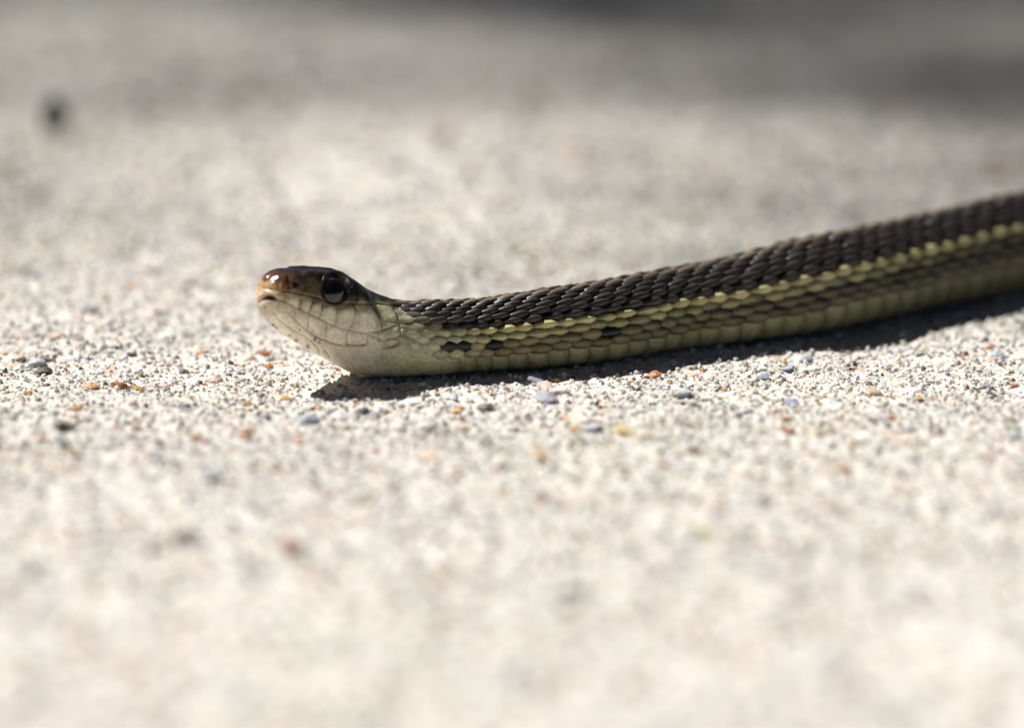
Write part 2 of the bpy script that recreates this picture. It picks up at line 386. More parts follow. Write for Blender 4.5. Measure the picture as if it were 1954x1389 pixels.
def build_body(parent):
    Ls = np.concatenate([RND * (1 - np.cos(np.linspace(0.02, math.pi / 2, 46))) , np.arange(RND + 0.11, L0 + 14, 0.11), np.arange(L0 + 14.3, LTAIL, 0.8), [LTAIL]])
    NS = 340
    ph = np.linspace(-math.pi, math.pi, NS, endpoint=False)
    # a little denser along the lip
    P = surf(Ls[:, None], ph[None, :])
    nl = len(Ls)
    dL = np.gradient(P, axis=0); dp = np.roll(P, -1, 1) - np.roll(P, 1, 1)
    N = np.cross(dp, dL); N /= np.linalg.norm(N, axis=-1, keepdims=True) + 1e-12
    LL = np.repeat(Ls, NS); PP = np.tile(ph, nl)
    V = P.reshape(-1, 3).copy(); NN = N.reshape(-1, 3)
    near = surf(LL, np.abs(PP)); nearN = surf_n(LL, np.abs(PP))
    px, py, _ = project(near)
    Q = np.stack([px, py], 1)
    vis = smooth(-0.05, 0.12, ((CAM - near) * nearN).sum(1) / np.linalg.norm(CAM - near, axis=1))
    head = 1 - smooth(L0 + 11, L0 + 15, LL)
    H = np.zeros(len(V))
    C = np.zeros((len(V), 3)); A = np.full(len(V), 1.0)
    # pigment by weighted marks
    ids = np.where(LL < L0 + 18)[0]
    num = np.zeros((len(ids), 4)); den = np.zeros(len(ids))
    for x, y, c, g in PIG:
        q = hp([(x, y)])[0]
        d2 = ((Q[ids] - q) ** 2).sum(1) / 25.0 + 0.25
        ww = 1 / d2 ** 2.2
        num += ww[:, None] * np.array([*c, g]); den += ww
    cc = num / den[:, None]
    C[ids] = cc[:, :3]; A[ids] = cc[:, 3]
    # what the photograph does not show: the crown is dark, the throat is pale
    crown = np.array([.022, .013, .010]); throat = np.array([.62, .58, .4])
    up = nearN[:, 2]
    hidden = (1 - vis)
    C = np.where((hidden[:, None] > 0) & (up[:, None] > 0), C * (1 - hidden[:, None]) + crown * hidden[:, None], C)
    C = np.where((hidden[:, None] > 0) & (up[:, None] <= 0), C * (1 - hidden[:, None]) + throat * hidden[:, None], C)
    # the skin between the scales of the trunk: black above, dark olive at the flank, pale below
    skin = np.where((np.abs(PP) < math.radians(99))[:, None], np.array([.010, .008, .007]), np.array([.10, .10, .05]))
    tr = smooth(L0 + 15, L0 + 22, LL + (smooth(0.4, 1.6, np.pi / 2 - np.abs(PP)) * 16))[:, None]
    C = C * (1 - tr) + skin * tr; A = A * (1 - tr[:, 0]) + 0.9 * tr[:, 0]
    # grooves
    dm = polydist(Q[ids], MOUTH)
    allsut = np.full(len(ids), 1e9)
    for s in SUT: allsut = np.minimum(allsut, polydist(Q[ids], s))
    s2 = np.full(len(ids), 1e9)
    for s in SUT2: s2 = np.minimum(s2, polydist(Q[ids], s))
    s3 = np.full(len(ids), 1e9)
    for s in LOREAL: s3 = np.minimum(s3, polydist(Q[ids], s))
    ds = np.full(len(ids), 1e9)
    for s in DARKSUT: ds = np.minimum(ds, polydist(Q[ids], s))
    vv = vis[ids] * head[ids]
    h = -0.11 * np.exp(-(dm / 0.10) ** 2) - 0.11 * np.exp(-(allsut / 0.10) ** 2) - 0.08 * np.exp(-(s2 / 0.10) ** 2) - 0.09 * np.exp(-(s3 / 0.12) ** 2)
    h += 0.17 * (1 - np.exp(-(np.minimum(np.minimum(dm, allsut), np.minimum(s2, s3)) / 0.4)))
    c = C[ids] * (1 + 0.10 * vnoise(Q[ids, 0] / 14, Q[ids, 1] / 11, 1) + 0.06 * vnoise(Q[ids, 0] / 5, Q[ids, 1] / 5, 2))[:, None]
    def stain(c, wgt, colr): return c * (1 - wgt[:, None]) + np.array(colr) * wgt[:, None]
    c = stain(c, 0.6 * np.exp(-(dm / 0.07) ** 2) * vv, (.22, .11, .06))
    c = stain(c, 0.55 * np.exp(-(allsut / 0.08) ** 2) * vv, (.16, .10, .055))
    c = stain(c, 0.6 * np.exp(-(s2 / 0.08) ** 2) * vv, (.22, .12, .06))
    c = stain(c, 0.95 * np.exp(-(ds / 0.12) ** 2) * vv, (.012, .010, .007))
    rd = np.full(len(ids), 1e9)
    for k, s in enumerate(RED): rd = np.minimum(rd, polydist(Q[ids], s) * (1 if k < 2 else 1.9))
    mott = 0.5 + 0.5 * vnoise(Q[ids, 0] / 4.0, Q[ids, 1] / 4.0, 5)
    c = stain(c, np.clip(0.85 * np.exp(-(rd / 0.14) ** 2) * (0.5 + mott), 0, 0.9) * vv, (.22, .075, .03))
    for x, y, r in SPOT:
        d = np.linalg.norm(Q[ids] - hp([(x, y)])[0], axis=1) * 4.63
        d = d * (1 + 0.45 * vnoise(Q[ids, 0] / 2.2, Q[ids, 1] / 2.2, 4))
        c = stain(c, 0.85 * np.exp(-(d / r) ** 4) * vv, (.10, .045, .02))
    # tiny scales behind the jaw
    wob = 0.16 * vnoise(LL[ids] / 2.0, PP[ids] * 3, 2); ap = np.abs(PP[ids])
    g1 = (LL[ids] * 0.50 + ap * 3.0 + wob) % 1.0; g2 = (LL[ids] * 0.62 - ap * 3.9 - wob * 1.3) % 1.0
    lat = np.minimum(np.minimum(g1, 1 - g1), np.minimum(g2, 1 - g2))
    zone = 0.6 * smooth(L0 + 1, L0 + 3, LL[ids]) * (1 - smooth(L0 + 5, L0 + 7, LL[ids])) * smooth(math.radians(40), math.radians(60), np.abs(PP[ids])) * (1 - smooth(math.radians(125), math.radians(140), np.abs(PP[ids])))
    zone = zone * (0.35 + 0.65 * (0.5 + 0.5 * vnoise(LL[ids] / 3.1, PP[ids] * 2.3, 6)))
    h += zone * (-0.07 * np.exp(-(lat / 0.07) ** 2) + 0.05 * lat * 2)
    c = stain(c, zone * 0.22 * np.exp(-(lat / 0.06) ** 2), (.14, .13, .06))
    # throat folds running back under the jaw
    fz = smooth(L0 - 4, L0 - 1, LL[ids]) * smooth(math.radians(115), math.radians(130), np.abs(PP[ids]))
    lw = (LL[ids] * 0.45 + 0.1 * vnoise(LL[ids] / 2, PP[ids] * 4, 3)) % 1
    h += fz * (-0.06 * np.exp(-(np.minimum(lw, 1 - lw) / 0.06) ** 2))
    # nostril
    d = np.linalg.norm((Q[ids] - hp([(478, 285)])[0]) * np.array([1, 0.85]), axis=1) * 0.075
    h += (-0.5 * np.exp(-(d / 0.34) ** 4) + 0.10 * np.exp(-((d - 0.62) / 0.22) ** 2)) * vv
    c = stain(c, 0.95 * np.exp(-(d / 0.36) ** 4) * vv, (.006, .004, .003))
    # notch of the lip, red inside
    e = (Q[ids] - hp([(245, 424)])[0]) * 4.63
    nd = np.where(e[:, 1] < 0, np.hypot(e[:, 0] / 62, e[:, 1] / 40), np.hypot(e[:, 0] / 62, e[:, 1] / 8))
    h += -0.75 * np.exp(-nd ** 6) * vv + 0.05 * np.exp(-((nd - 1.35) / 0.3) ** 2) * vv
    c = stain(c, 0.97 * np.exp(-(nd / 1.0) ** 8) * vv, (.14, .012, .008))
    # eye socket and brow
    d = np.linalg.norm((Q[ids] - EYE_PX), axis=1) * 0.075
    h += (-0.75 * np.exp(-(d / 1.95) ** 6) + 0.20 * np.exp(-((d - 2.15) / 0.25) ** 2)) * vv
    c = stain(c, 0.95 * np.exp(-(d / 2.15) ** 12) * vv, (.010, .007, .005))
    br = polydist(Q[ids], [(560, 205), (720, 205), (860, 205), (930, 250), (960, 300)])
    h += 0.28 * np.exp(-(br / 0.35) ** 2) * vv
    can = polydist(Q[ids], [(400, 215), (560, 225), (720, 222)])
    h += 0.16 * np.exp(-(can / 0.4) ** 2) * vv
    lor = polydist(Q[ids], [(520, 300), (650, 330)])
    h += -0.22 * np.exp(-(lor / 0.7) ** 2) * vv
    # plates on the crown
    S = L0 - LL[ids]
    r0 = np.abs(surf(LL[ids], PP[ids])[:, :2] - curve(LL[ids]))
    lv = np.hypot(r0[:, 0], r0[:, 1])
    tops = (nearN[ids, 2] > 0.55) & (S > -3)
    def seg2(pts):
        b = np.full(len(ids), 1e9); q = np.stack([S, lv], 1); pts = np.array(pts, float)
        for p0, p1 in zip(pts[:-1], pts[1:]):
            ab = p1 - p0; t = np.clip(((q - p0) @ ab) / (ab @ ab), 0, 1); b = np.minimum(b, np.linalg.norm(q - p0 - t[:, None] * ab, axis=1))
        return b
    cr = np.minimum.reduce([seg2(x) for x in ([(16, 0), (9, 0)], [(13.5, 0), (13.5, 4)], [(9.4, 0), (9.2, 4)], [(9.2, 1.6), (4.8, 1.1)], [(4.8, 1.1), (3.8, 0)], [(4.8, 1.1), (4.2, 4.5)], [(3.8, 0), (-2.5, 0)])])
    h += np.where(tops, -0.09 * np.exp(-(cr / 0.1) ** 2), 0)
    # faint unevenness all over
    h += 0.025 * vnoise(LL[ids] * 2.2, PP[ids] * 9, 6) + 0.03 * vnoise(LL[ids] * 0.7, PP[ids] * 3, 7)
    H[ids] = h * head[ids]; C[ids] = c
    V += NN * H[:, None]
    # flatten what would sink into the ground
    V[:, 2] = np.maximum(V[:, 2], -0.15)
    i = np.arange(nl * NS).reshape(nl, NS); j = np.roll(i, -1, 1)
    f = np.stack([i[:-1].ravel(), i[1:].ravel(), j[1:].ravel(), j[:-1].ravel()], 1)
    # caps
    k = len(V)
    V = np.vstack([V, V[:NS].mean(0), V[-NS - 0:].mean(0)]) if False else np.vstack([V, surf(0.0, 0.0)[None], V[(nl - 1) * NS:nl * NS].mean(0)[None]])
    C = np.vstack([C, C[0], C[-1]]); A = np.append(A, [A[0], A[-1]])
    t1 = np.stack([np.full(NS, k), i[0], j[0]], 1); t2 = np.stack([np.full(NS, k + 1), j[-1], i[-1]], 1)
    b = mesh_obj('body', V, [f, t1, t2], M_skin, parent, np.concatenate([C, A[:, None]], 1))
    return b, (px, py, vis, LL, PP, V[:len(px)])

snake = bpy.data.objects.new('snake', None); col.objects.link(snake)
snake.empty_display_size = 0.01
tag(snake, 'slender dark brown snake with olive side stripe and pale chin, head raised off the ground', 'snake')
body, (bpx, bpy_, bvis, bL, bP, bV) = build_body(snake)

# --- eyes
def cap_mesh(R0, th, nr, na, flat):
    v = [(0, 0, R0 * flat)]; 
    for r in range(1, nr + 1):
        t = th * r / nr
        for k in range(na):
            a = 2 * math.pi * k / na
            v.append((R0 * math.sin(t) * math.cos(a), R0 * math.sin(t) * math.sin(a), R0 * math.cos(t) * flat))
    tri = [(0, 1 + k, 1 + (k + 1) % na) for k in range(na)]
    q = [(1 + (r - 1) * na + k, 1 + r * na + k, 1 + r * na + (k + 1) % na, 1 + (r - 1) * na + (k + 1) % na) for r in range(1, nr) for k in range(na)]
    return np.array(v), [np.array(tri), np.array(q)]
sel = np.where((bvis > 0.5) & (bP > 0) & (bL < L0))[0]
k = sel[np.argmin(np.hypot(bpx[sel] - EYE_PX[0], bpy_[sel] - EYE_PX[1]))]
for sgn in (1, -1):
    L, ph = bL[k], abs(bP[k]) * sgn
    p = surf(L, ph); n = surf_n(np.array(L), np.array(ph))
    ez = n; ex = np.cross([0, 0, 1.0], ez); ex /= np.linalg.norm(ex); ey = np.cross(ez, ex)
    c = p - ez * 1.55
    B = np.stack([ex, ey, ez], 0)
    v, f = cap_mesh(2.12, math.radians(115), 16, 40, 0.95)
    e = mesh_obj('eye', v @ B + c, f, M_iris, snake)
    v, f = cap_mesh(2.135, math.radians(49), 10, 40, 0.955)
    # pupil looks a little forward
    u = np.array([-0.05, 0.02, 0]); u = B.T @ u
    mesh_obj('pupil', v @ B + c + (-0.02 * ex), f, M_pupil, e)

# --- scales
def roll(L): return -math.radians(13) * smooth(L0 + 40, L0 + 115, L)
pitch = interp([L0 + 4, L0 + 12, L0 + 26, L0 + 60, L0 + 120, LTAIL - 120, LTAIL], [1.7, 2.2, 2.9, 3.4, 3.6, 3.4, 1.6])
DPH = math.radians(11.3)
cols = []; L = L0 + 4.0
while L < LTAIL - 4: cols.append(L); L += float(pitch(L))
NB, NA = 6, 5
LIFT = np.array([0, .32, .72, 1.0, .92, .42])
bb = np.array([0.0, 0.2, 0.45, 0.7, 0.88, 1.0]); aa = np.array([-1, -0.5, 0, 0.5, 1.0])
wid = np.array([0.45, 0.9, 1.0, 0.86, 0.52, 0.15])
gi = np.arange(NA * NB).reshape(NB, NA)
scale_quads = np.stack([gi[:-1, :-1].ravel(), gi[:-1, 1:].ravel(), gi[1:, 1:].ravel(), gi[1:, :-1].ravel()], 1)
rim = np.concatenate([gi[0, :-1], gi[:-1, -1], gi[-1, :0:-1], gi[:0:-1, 0]])
rim_q = np.stack([rim, NA * NB + np.arange(len(rim)), NA * NB + (np.arange(len(rim)) + 1) % len(rim), np.roll(rim, -1)], 1)
scale_faces = np.vstack([scale_quads[:, ::-1], rim_q[:, ::-1]])[:, ::-1]

def scale_patch(Lc, pc, ln, wd, lift, keel, convex, sink):
    B, A_ = np.meshgrid(bb, aa, indexing='ij'); W = np.repeat(wid[:, None], NA, 1)
    Lg = Lc + (B - 0.5) * ln
    pg = pc + A_ * W * wd
    h = 0.02 - sink + lift * LIFT[:, None] + convex * (1 - A_ ** 2) * W + keel * (A_ == 0) * np.minimum(W * 1.4, 1)
    P = surf(Lg, pg); N = surf_n(Lg, pg)
    V = P + N * h[..., None]
    low = P + N * (h - 0.05 - lift - convex * 0.5 - 0.2)[..., None]
    V = V.reshape(-1, 3); low = low.reshape(-1, 3)[rim]
    return np.vstack([V, low])

def scale_color(j, L, i):
    aj = abs(j); f = smooth(L0 + 42, L0 + 85, L)
    black = np.array([.010, .008, .007])
    f7 = smooth(L0 + 62, L0 + 105, L)
    if aj == 0: c = np.array([.15, .11, .065])
    elif aj <= 5: c = np.array([.030, .022, .018])
    elif aj == 6: c = np.array([.46, .41, .185]) * (1 - 0.22 * f7)
    elif aj == 7: c = np.array([.42, .385, .185]) * (1 - f7) + np.array([.10, .09, .042]) * f7
    elif aj == 8: c = np.array([.17, .15, .07]) * (1 - f) + np.array([.045, .04, .02]) * f  # two lowest flank rows: olive pigment, darkened further to stand for shade
    else: c = np.array([.16, .14, .065]) * (1 - f * 0.6) + np.array([.06, .052, .025]) * f * 0.6
    lo = {3: 5.5, 4: 7.0, 5: 9.0}.get(aj, 15.0 if aj > 5 else -99)
    g = float(1 - smooth(L0 + lo - 4, L0 + lo + 2.5, L))
    e = float(smooth(L0 + 5, L0 + 13, L))
    c = c * (1 - g) + (np.array([.50, .47, .31]) * (1 - e) + np.array([.31, .30, .16]) * e) * g
    return c * R.uniform(0.76, 1.22) * R.uniform(0.97, 1.03, 3)

# flank blotches, as columns of the photograph
BLOT = [868, 945, 1070, 1160]
cand = []
for i, Lc in enumerate(cols):
    for j in range(-9, 10):
        stagger = float(pitch(Lc)) * ((0.41 * (9 - abs(j))) % 1.0)
        L = Lc + stagger
        pc = j * DPH + float(roll(L))
        start = L0 + float(interp([0, 35, 50, 62, 76, 102], [4.2, 4.6, 5.2, 5.6, 5.6, 5.0])(abs(math.degrees(j * DPH))))
        if L < start: continue
        cand.append((i, j, L, pc, start))
arr_L = np.array([c[2] for c in cand]); arr_p = np.array([c[3] for c in cand])
P0 = surf(arr_L, arr_p); N0 = surf_n(arr_L, arr_p)
qx, qy, qz = project(P0)
fac = ((CAM - P0) * N0).sum(1) / np.linalg.norm(CAM - P0, axis=1)
inside = (qx > -20) & (qx < 1985) & (fac > -0.05)
score = np.where(inside, np.clip(fac + 0.12, 0.02, 1) * np.array([float(pitch(l)) for l in arr_L]) ** 2, -1)
chosen = set(np.argsort(-score)[:300]); chosen = {k for k in chosen if score[k] > 0}
rest_v, rest_f, rest_c, base = [], [], [], 0
for k, (i, j, L, pc, start) in enumerate(cand):
    p_ = float(pitch(L)); r = float(half(L))
    grow = float(smooth(start - 1, start + (6 if abs(j) <= 4 else 15), L))
    ln = p_ * (1.22 if abs(j) <= 5 else 1.28) * R.uniform(.92, 1.08)
    wd = DPH * (0.58 if abs(j) <= 5 else (0.63 if abs(j) < 8 else 0.72)) * (1.15 - 0.15 * grow) * R.uniform(.9, 1.1)
    lift = 0.13 + 0.42 * grow
    V = scale_patch(L + R.normal(0, 0.06) * p_, pc + R.normal(0, 0.014), ln, wd, lift * R.uniform(.8, 1.2), (0.16 if abs(j) <= 8 else 0.03) * grow, 0.05 + (0.26 if abs(j) > 5 else 0.20) * grow, 0.02 * (1 - grow))
    c = scale_color(j, L, i)
    if abs(j) in (8,) and any(abs(qx[k] - b) < 15 for b in BLOT): c = np.array([.002, .002, .002])
    # back scales: paler tip and keel, darker base; flank scales: paler middle, darker ends
    g = np.concatenate([np.repeat((np.array([.35, .7, 1.05, 1.15, .9, .4]) if abs(j) > 5 else np.array([.35, .65, 1, 1.25, 1.3, .8]))[:, None], NA, 1).ravel(), np.full(len(rim), .5)])
    kg = np.concatenate([np.tile(np.array([0.8, 1, 1.15, 1, 0.8]), NB), np.full(len(rim), .8)])
    CC = np.concatenate([c[None] * (g * kg)[:, None], np.full((len(V), 1), 0.8 if abs(j) <= 5 else 1.0)], 1)
    # dark flecks on the hind corner of the flank scales, stronger further back
    if abs(j) in (7, 8, 9):
        Bv = np.concatenate([np.repeat(bb[:, None], NA, 1).ravel(), np.repeat(bb[:, None], NA, 1).ravel()[rim]])
        Av = np.concatenate([np.tile(aa, NB), np.tile(aa, NB)[rim]]) * (1 if j > 0 else -1)
        st = float(smooth(L0 + 15, L0 + 42, L)) * (1.0 if i % 2 == (abs(j) % 2) else 0.45) * R.uniform(.7, 1.25)
        fl = np.clip(st * smooth(0.15, 0.8, Bv * 0.8 + Av * (0.45 if abs(j) == 7 else -0.2)), 0, 0.95)
        CC[:, :3] = CC[:, :3] * (1 - fl[:, None]) + np.array([.012, .010, .008]) * fl[:, None]
    if k in chosen:
        mesh_obj('scale', V, scale_faces, M_scale, snake, CC)
    else:
        rest_v.append(V); rest_f.append(scale_faces + base); rest_c.append(CC); base += len(V)
o = mesh_obj('scale_covering', np.vstack(rest_v), np.vstack(rest_f), M_scale, snake, np.vstack(rest_c)); tag(o, kind='stuff')

# --- broad scales of the belly
BB = np.array([0, .25, .6, .88, 1.0]); NA2 = 22
gi2 = np.arange(NA2 * len(BB)).reshape(len(BB), NA2)
bq = np.stack([gi2[:-1, :-1].ravel(), gi2[1:, :-1].ravel(), gi2[1:, 1:].ravel(), gi2[:-1, 1:].ravel()], 1)
rim2 = np.concatenate([gi2[0, :-1], gi2[:-1, -1], gi2[-1, :0:-1], gi2[:0:-1, 0]])
bq2 = np.stack([rim2, np.roll(rim2, -1), NA2 * len(BB) + (np.arange(len(rim2)) + 1) % len(rim2), NA2 * len(BB) + np.arange(len(rim2))], 1)
bfaces = np.vstack([bq, bq2])
rv, rf, rc, base = [], [], [], 0
for i, Lc in enumerate(cols):
    if Lc < L0 + 8.5: continue
    p_ = float(pitch(Lc)); grow = float(smooth(L0 + 6, L0 + 22, Lc))
    a = np.linspace(-1, 1, NA2)
    B, A_ = np.meshgrid(BB, a, indexing='ij')
    edge = np.abs(A_)
    Lg = Lc + (B - 0.5) * p_ * 1.22 + 0.55 * (1 - edge ** 3) * 0 - 0.5 * p_ * 0.5 * edge ** 4
    spanw = math.radians(79) * (1 - 0.05 * (B - 0.5) ** 2 * 4)
    pg = math.pi + A_ * spanw + roll(Lg)
    h = (0.06 + (0.10 + 0.20 * grow) * B - 0.14 * (B == 1.0)) * (1 - 0.75 * edge ** 8) + 0.10 * grow * np.sin(np.pi * np.clip(B, 0, 1)) * (edge > 0.5)
    P = surf(Lg, pg); N = surf_n(Lg, pg)
    V = (P + N * h[..., None]).reshape(-1, 3)
    low = (P + N * (h - 0.45)[..., None]).reshape(-1, 3)[rim2]
    V = np.vstack([V, low]); V[:, 2] = np.maximum(V[:, 2], -0.2)
    f_ = float(smooth(L0 + 55, L0 + 110, Lc))
    c0 = np.array([.36, .36, .205]) * (1 - 0.62 * f_) * R.uniform(.9, 1.1)  # belly pigment darkened, more toward the tail, to stand for deeper shade
    br = np.array([.12, .095, .045]) * (1 - 0.3 * f_)
    tint = np.clip(np.abs(B - 0.5) * 2, 0, 1) ** 1.6 * 0.85
    Cg = c0 * (1 - tint[..., None]) + br * tint[..., None]
    if i % 3 == 0:
        sp = np.exp(-((edge - 0.62) / 0.05) ** 2) * np.exp(-((B - 0.05) / 0.25) ** 2)
        Cg = Cg * (1 - 0.9 * sp[..., None])
    Cg = np.vstack([Cg.reshape(-1, 3), np.repeat((br * 0.5)[None], len(rim2), 0)])
    Cg = np.concatenate([Cg, np.full((len(Cg), 1), 0.9)], 1)
    qx1 = project(surf(Lc, math.radians(110)))[0]
    if qx1 < 2000: mesh_obj('belly_scale', V, bfaces, M_belly, snake, Cg)
    else:
        rv.append(V); rf.append(bfaces + base); rc.append(Cg); base += len(V)
o = mesh_obj('belly_scale_covering', np.vstack(rv), np.vstack(rf), M_belly, snake, np.vstack(rc)); tag(o, kind='stuff')

# ------------------------------------------------------------------ sand grains and pebbles set in the ground
PAL = [((.72, .68, .60), .30), ((.80, .77, .71), .22), ((.62, .57, .48), .14), ((.56, .55, .53), .09), ((.70, .60, .52), .06), ((.42, .43, .47), .045), ((.58, .30, .12), .03),
       ((.52, .38, .20), .03), ((.34, .12, .06), .015), ((.60, .40, .34), .025), ((.10, .085, .075), .03), ((.22, .18, .14), .035)]
palc = np.array([p[0] for p in PAL]); palw = np.array([p[1] for p in PAL]); palw /= palw.sum()
t = (1 + 5 ** .5) / 2
ICO = np.array([(-1, t, 0), (1, t, 0), (-1, -t, 0), (1, -t, 0), (0, -1, t), (0, 1, t), (0, -1, -t), (0, 1, -t), (t, 0, -1), (t, 0, 1), (-t, 0, -1), (-t, 0, 1)], float)
ICO /= np.linalg.norm(ICO[0])
IF = np.array([(0, 11, 5), (0, 5, 1), (0, 1, 7), (0, 7, 10), (0, 10, 11), (1, 5, 9), (5, 11, 4), (11, 10, 2), (10, 7, 6), (7, 1, 8), (3, 9, 4), (3, 4, 2), (3, 2, 6), (3, 6, 8), (3, 8, 9), (4, 9, 5), (2, 4, 11), (6, 2, 10), (8, 6, 7), (9, 8, 1)])
spine = curve(np.arange(0, LTAIL, 2.0)); spine_r = half(np.arange(0, LTAIL, 2.0)); spine_z = zbot(np.arange(0, LTAIL, 2.0))
def under_snake(xy, margin):
    bad = np.zeros(len(xy), bool)
    for (c, r, z) in zip(spine, spine_r, spine_z):
        if z > 1.5: continue
        bad |= np.hypot(xy[:, 0] - c[0], xy[:, 1] - c[1]) < r * 0.62 + margin
    return bad
def scatter(y0, y1, dens):
    def hw(y): return (73 + 8) * (DIST + y - AIM[1]) / DIST
    W = hw(y1) + 3; k = int(2 * W * (y1 - y0) * dens)
    xy = np.stack([R.uniform(-W, W, k) + AIM[0], R.uniform(y0, y1, k)], 1)
    return xy[np.abs(xy[:, 0] - AIM[0]) < hw(xy[:, 1])]
dens = interp([-190, -110, -60, -30, 0, 45, 75, 130, 230, 360], [.30, .5, .85, 1.4, 1.5, 1.4, .8, .42, .24, .16])
gx, gs = [], []
for y0 in np.arange(-190, 360, 10.0):
    de = float(dens(y0 + 5)); q = scatter(y0, y0 + 10, de); big = (1.5 / de) ** 0.38
    gx.append(q); gs.append((.32 + .8 * R.random(len(q)) ** 2.2) * big)
gx = np.vstack(gx); gs = np.concatenate(gs) * 0.5
bad = under_snake(gx, -2.0); gx = gx[~bad]; gs = gs[~bad]
n = len(gx)
def rot(n):
    q = R.normal(size=(n, 4)); q /= np.linalg.norm(q, axis=1, keepdims=True); w_, x, y, z = q.T
    return np.stack([1 - 2 * (y * y + z * z), 2 * (x * y - z * w_), 2 * (x * z + y * w_), 2 * (x * y + z * w_), 1 - 2 * (x * x + z * z), 2 * (y * z - x * w_), 2 * (x * z - y * w_), 2 * (y * z + x * w_), 1 - 2 * (x * x + y * y)], 1).reshape(n, 3, 3)
V = ICO[None] * (1 + R.uniform(-.28, .28, (n, 12, 1))) * np.stack([np.ones(n), R.uniform(.6, 1, n), R.uniform(.5, .9, n)], 1)[:, None]
V = np.einsum('nij,nkj->nki', rot(n), V) * gs[:, None, None]
zc = ground_h(gx[:, 0], gx[:, 1]) + gs * R.uniform(-.35, .45, n)
V += np.concatenate([gx, zc[:, None]], 1)[:, None]
ci = palc[R.choice(len(palc), n, p=palw)] * R.uniform(.82, 1.12, (n, 1)) * R.uniform(.95, 1.05, (n, 3))
ci = ci * (1 + 0.10 * vnoise(gx[:, 0] / 19 + 5, gx[:, 1] / 34 + 7, 4) + 0.07 * vnoise(gx[:, 0] / 6, gx[:, 1] / 11, 5))[:, None]
ol = np.clip(vnoise(gx[:, 0] / 26 + 50, gx[:, 1] / 45 + 17, 6), 0, 1)[:, None]
ci = np.minimum(ci * np.array([.985, 1.0, 1.035]) * (1 - ol * np.array([.13, .09, .20])), .84)
al = np.where(R.random(n) < .08, .26, R.uniform(.35, .8, n))
CC = np.repeat(np.concatenate([ci, al[:, None]], 1)[:, None], 12, 1).reshape(-1, 4)
FF = (IF[None] + 12 * np.arange(n)[:, None, None]).reshape(-1, 3)
sand = mesh_obj('sand', V.reshape(-1, 3), FF, M_grain, ground, CC, smooth_shade=False); tag(sand, kind='stuff')

# pebbles: a few shared shapes
def sub_ico():
    v = [tuple(p) for p in ICO]; mid = {}; f = []
    def m(a, b):
        kk = (min(a, b), max(a, b))
        if kk not in mid:
            p = np.array(v[a]) + np.array(v[b]); v.append(tuple(p / np.linalg.norm(p))); mid[kk] = len(v) - 1
        return mid[kk]
    for a, b, c in IF:
        x, y, z = m(a, b), m(b, c), m(c, a); f += [(a, x, z), (b, y, x), (c, z, y), (x, y, z)]
    return np.array(v), np.array(f)
SV, SF = sub_ico()
shapes = []
for k in range(10):
    d = R.normal(size=(11, 3)); d /= np.linalg.norm(d, axis=1, keepdims=True); cut = R.uniform(.5, .85, 11)
    v = SV.copy()
    for a, b in zip(d, cut):
        e = v @ a; v = v - np.where(e > b, e - b, 0)[:, None] * a
    v = v * np.array([1, R.uniform(.6, .9), R.uniform(.32, .6)]) * (1 + R.uniform(-.05, .05, (len(v), 1)))
    ob = mesh_obj('pebble', v * 1000, SF, M_pebble, None, None, smooth_shade=False)
    shapes.append(ob.data); bpy.data.objects.remove(ob)
def pebble(x, y, size, colr, sink=0.35, shape=None, rz=None, parent=ground, z_stretch=1.0, tilt=0.2):
    """size: longest half-axis, mm"""
    k = R.integers(10) if shape is None else shape
    o = bpy.data.objects.new('pebble', shapes[k]); col.objects.link(o)
    o.parent = parent
    s = size * MM
    o.scale = (s, s, s * z_stretch)
    o.rotation_euler = (R.normal(0, tilt), R.normal(0, tilt), R.uniform(0, 6.28) if rz is None else rz)
    o.location = (x * MM, y * MM, (float(ground_h(np.array(x), np.array(y))) + size * 0.42 * z_stretch * (1 - 2 * sink)) * MM)
    o.color = (*colr, 1)
    return o
PEBC = [((.60, .33, .12), .16), ((.44, .17, .07), .11), ((.34, .36, .40), .16), ((.50, .51, .53), .14), ((.62, .43, .36), .1), ((.74, .70, .62), .12), ((.13, .11, .10), .09), ((.50, .42, .27), .1)]
pc_ = np.array([c for c, _ in PEBC]); pw = np.array([x for _, x in PEBC]); pw /= pw.sum()
count = 0
for y0, y1, k in [(-185, -60, 48), (-60, -25, 52), (-25, 30, 110), (30, 75, 38), (75, 330, 28)]:
    q = scatter(y0, y1, k * 1.2 / ((y1 - y0) * 150)); q = q[~under_snake(q, 3.0)][:k]
    for x, y in q:
        s = 0.55 + 1.15 * R.random() ** 2.2
        if y < -60: s *= 1.25
        if y > 75: s *= 1.6
        pebble(x, y, s, pc_[R.choice(len(pc_), p=pw)] * R.uniform(.8, 1.15), sink=R.uniform(.25, .55)); count += 1
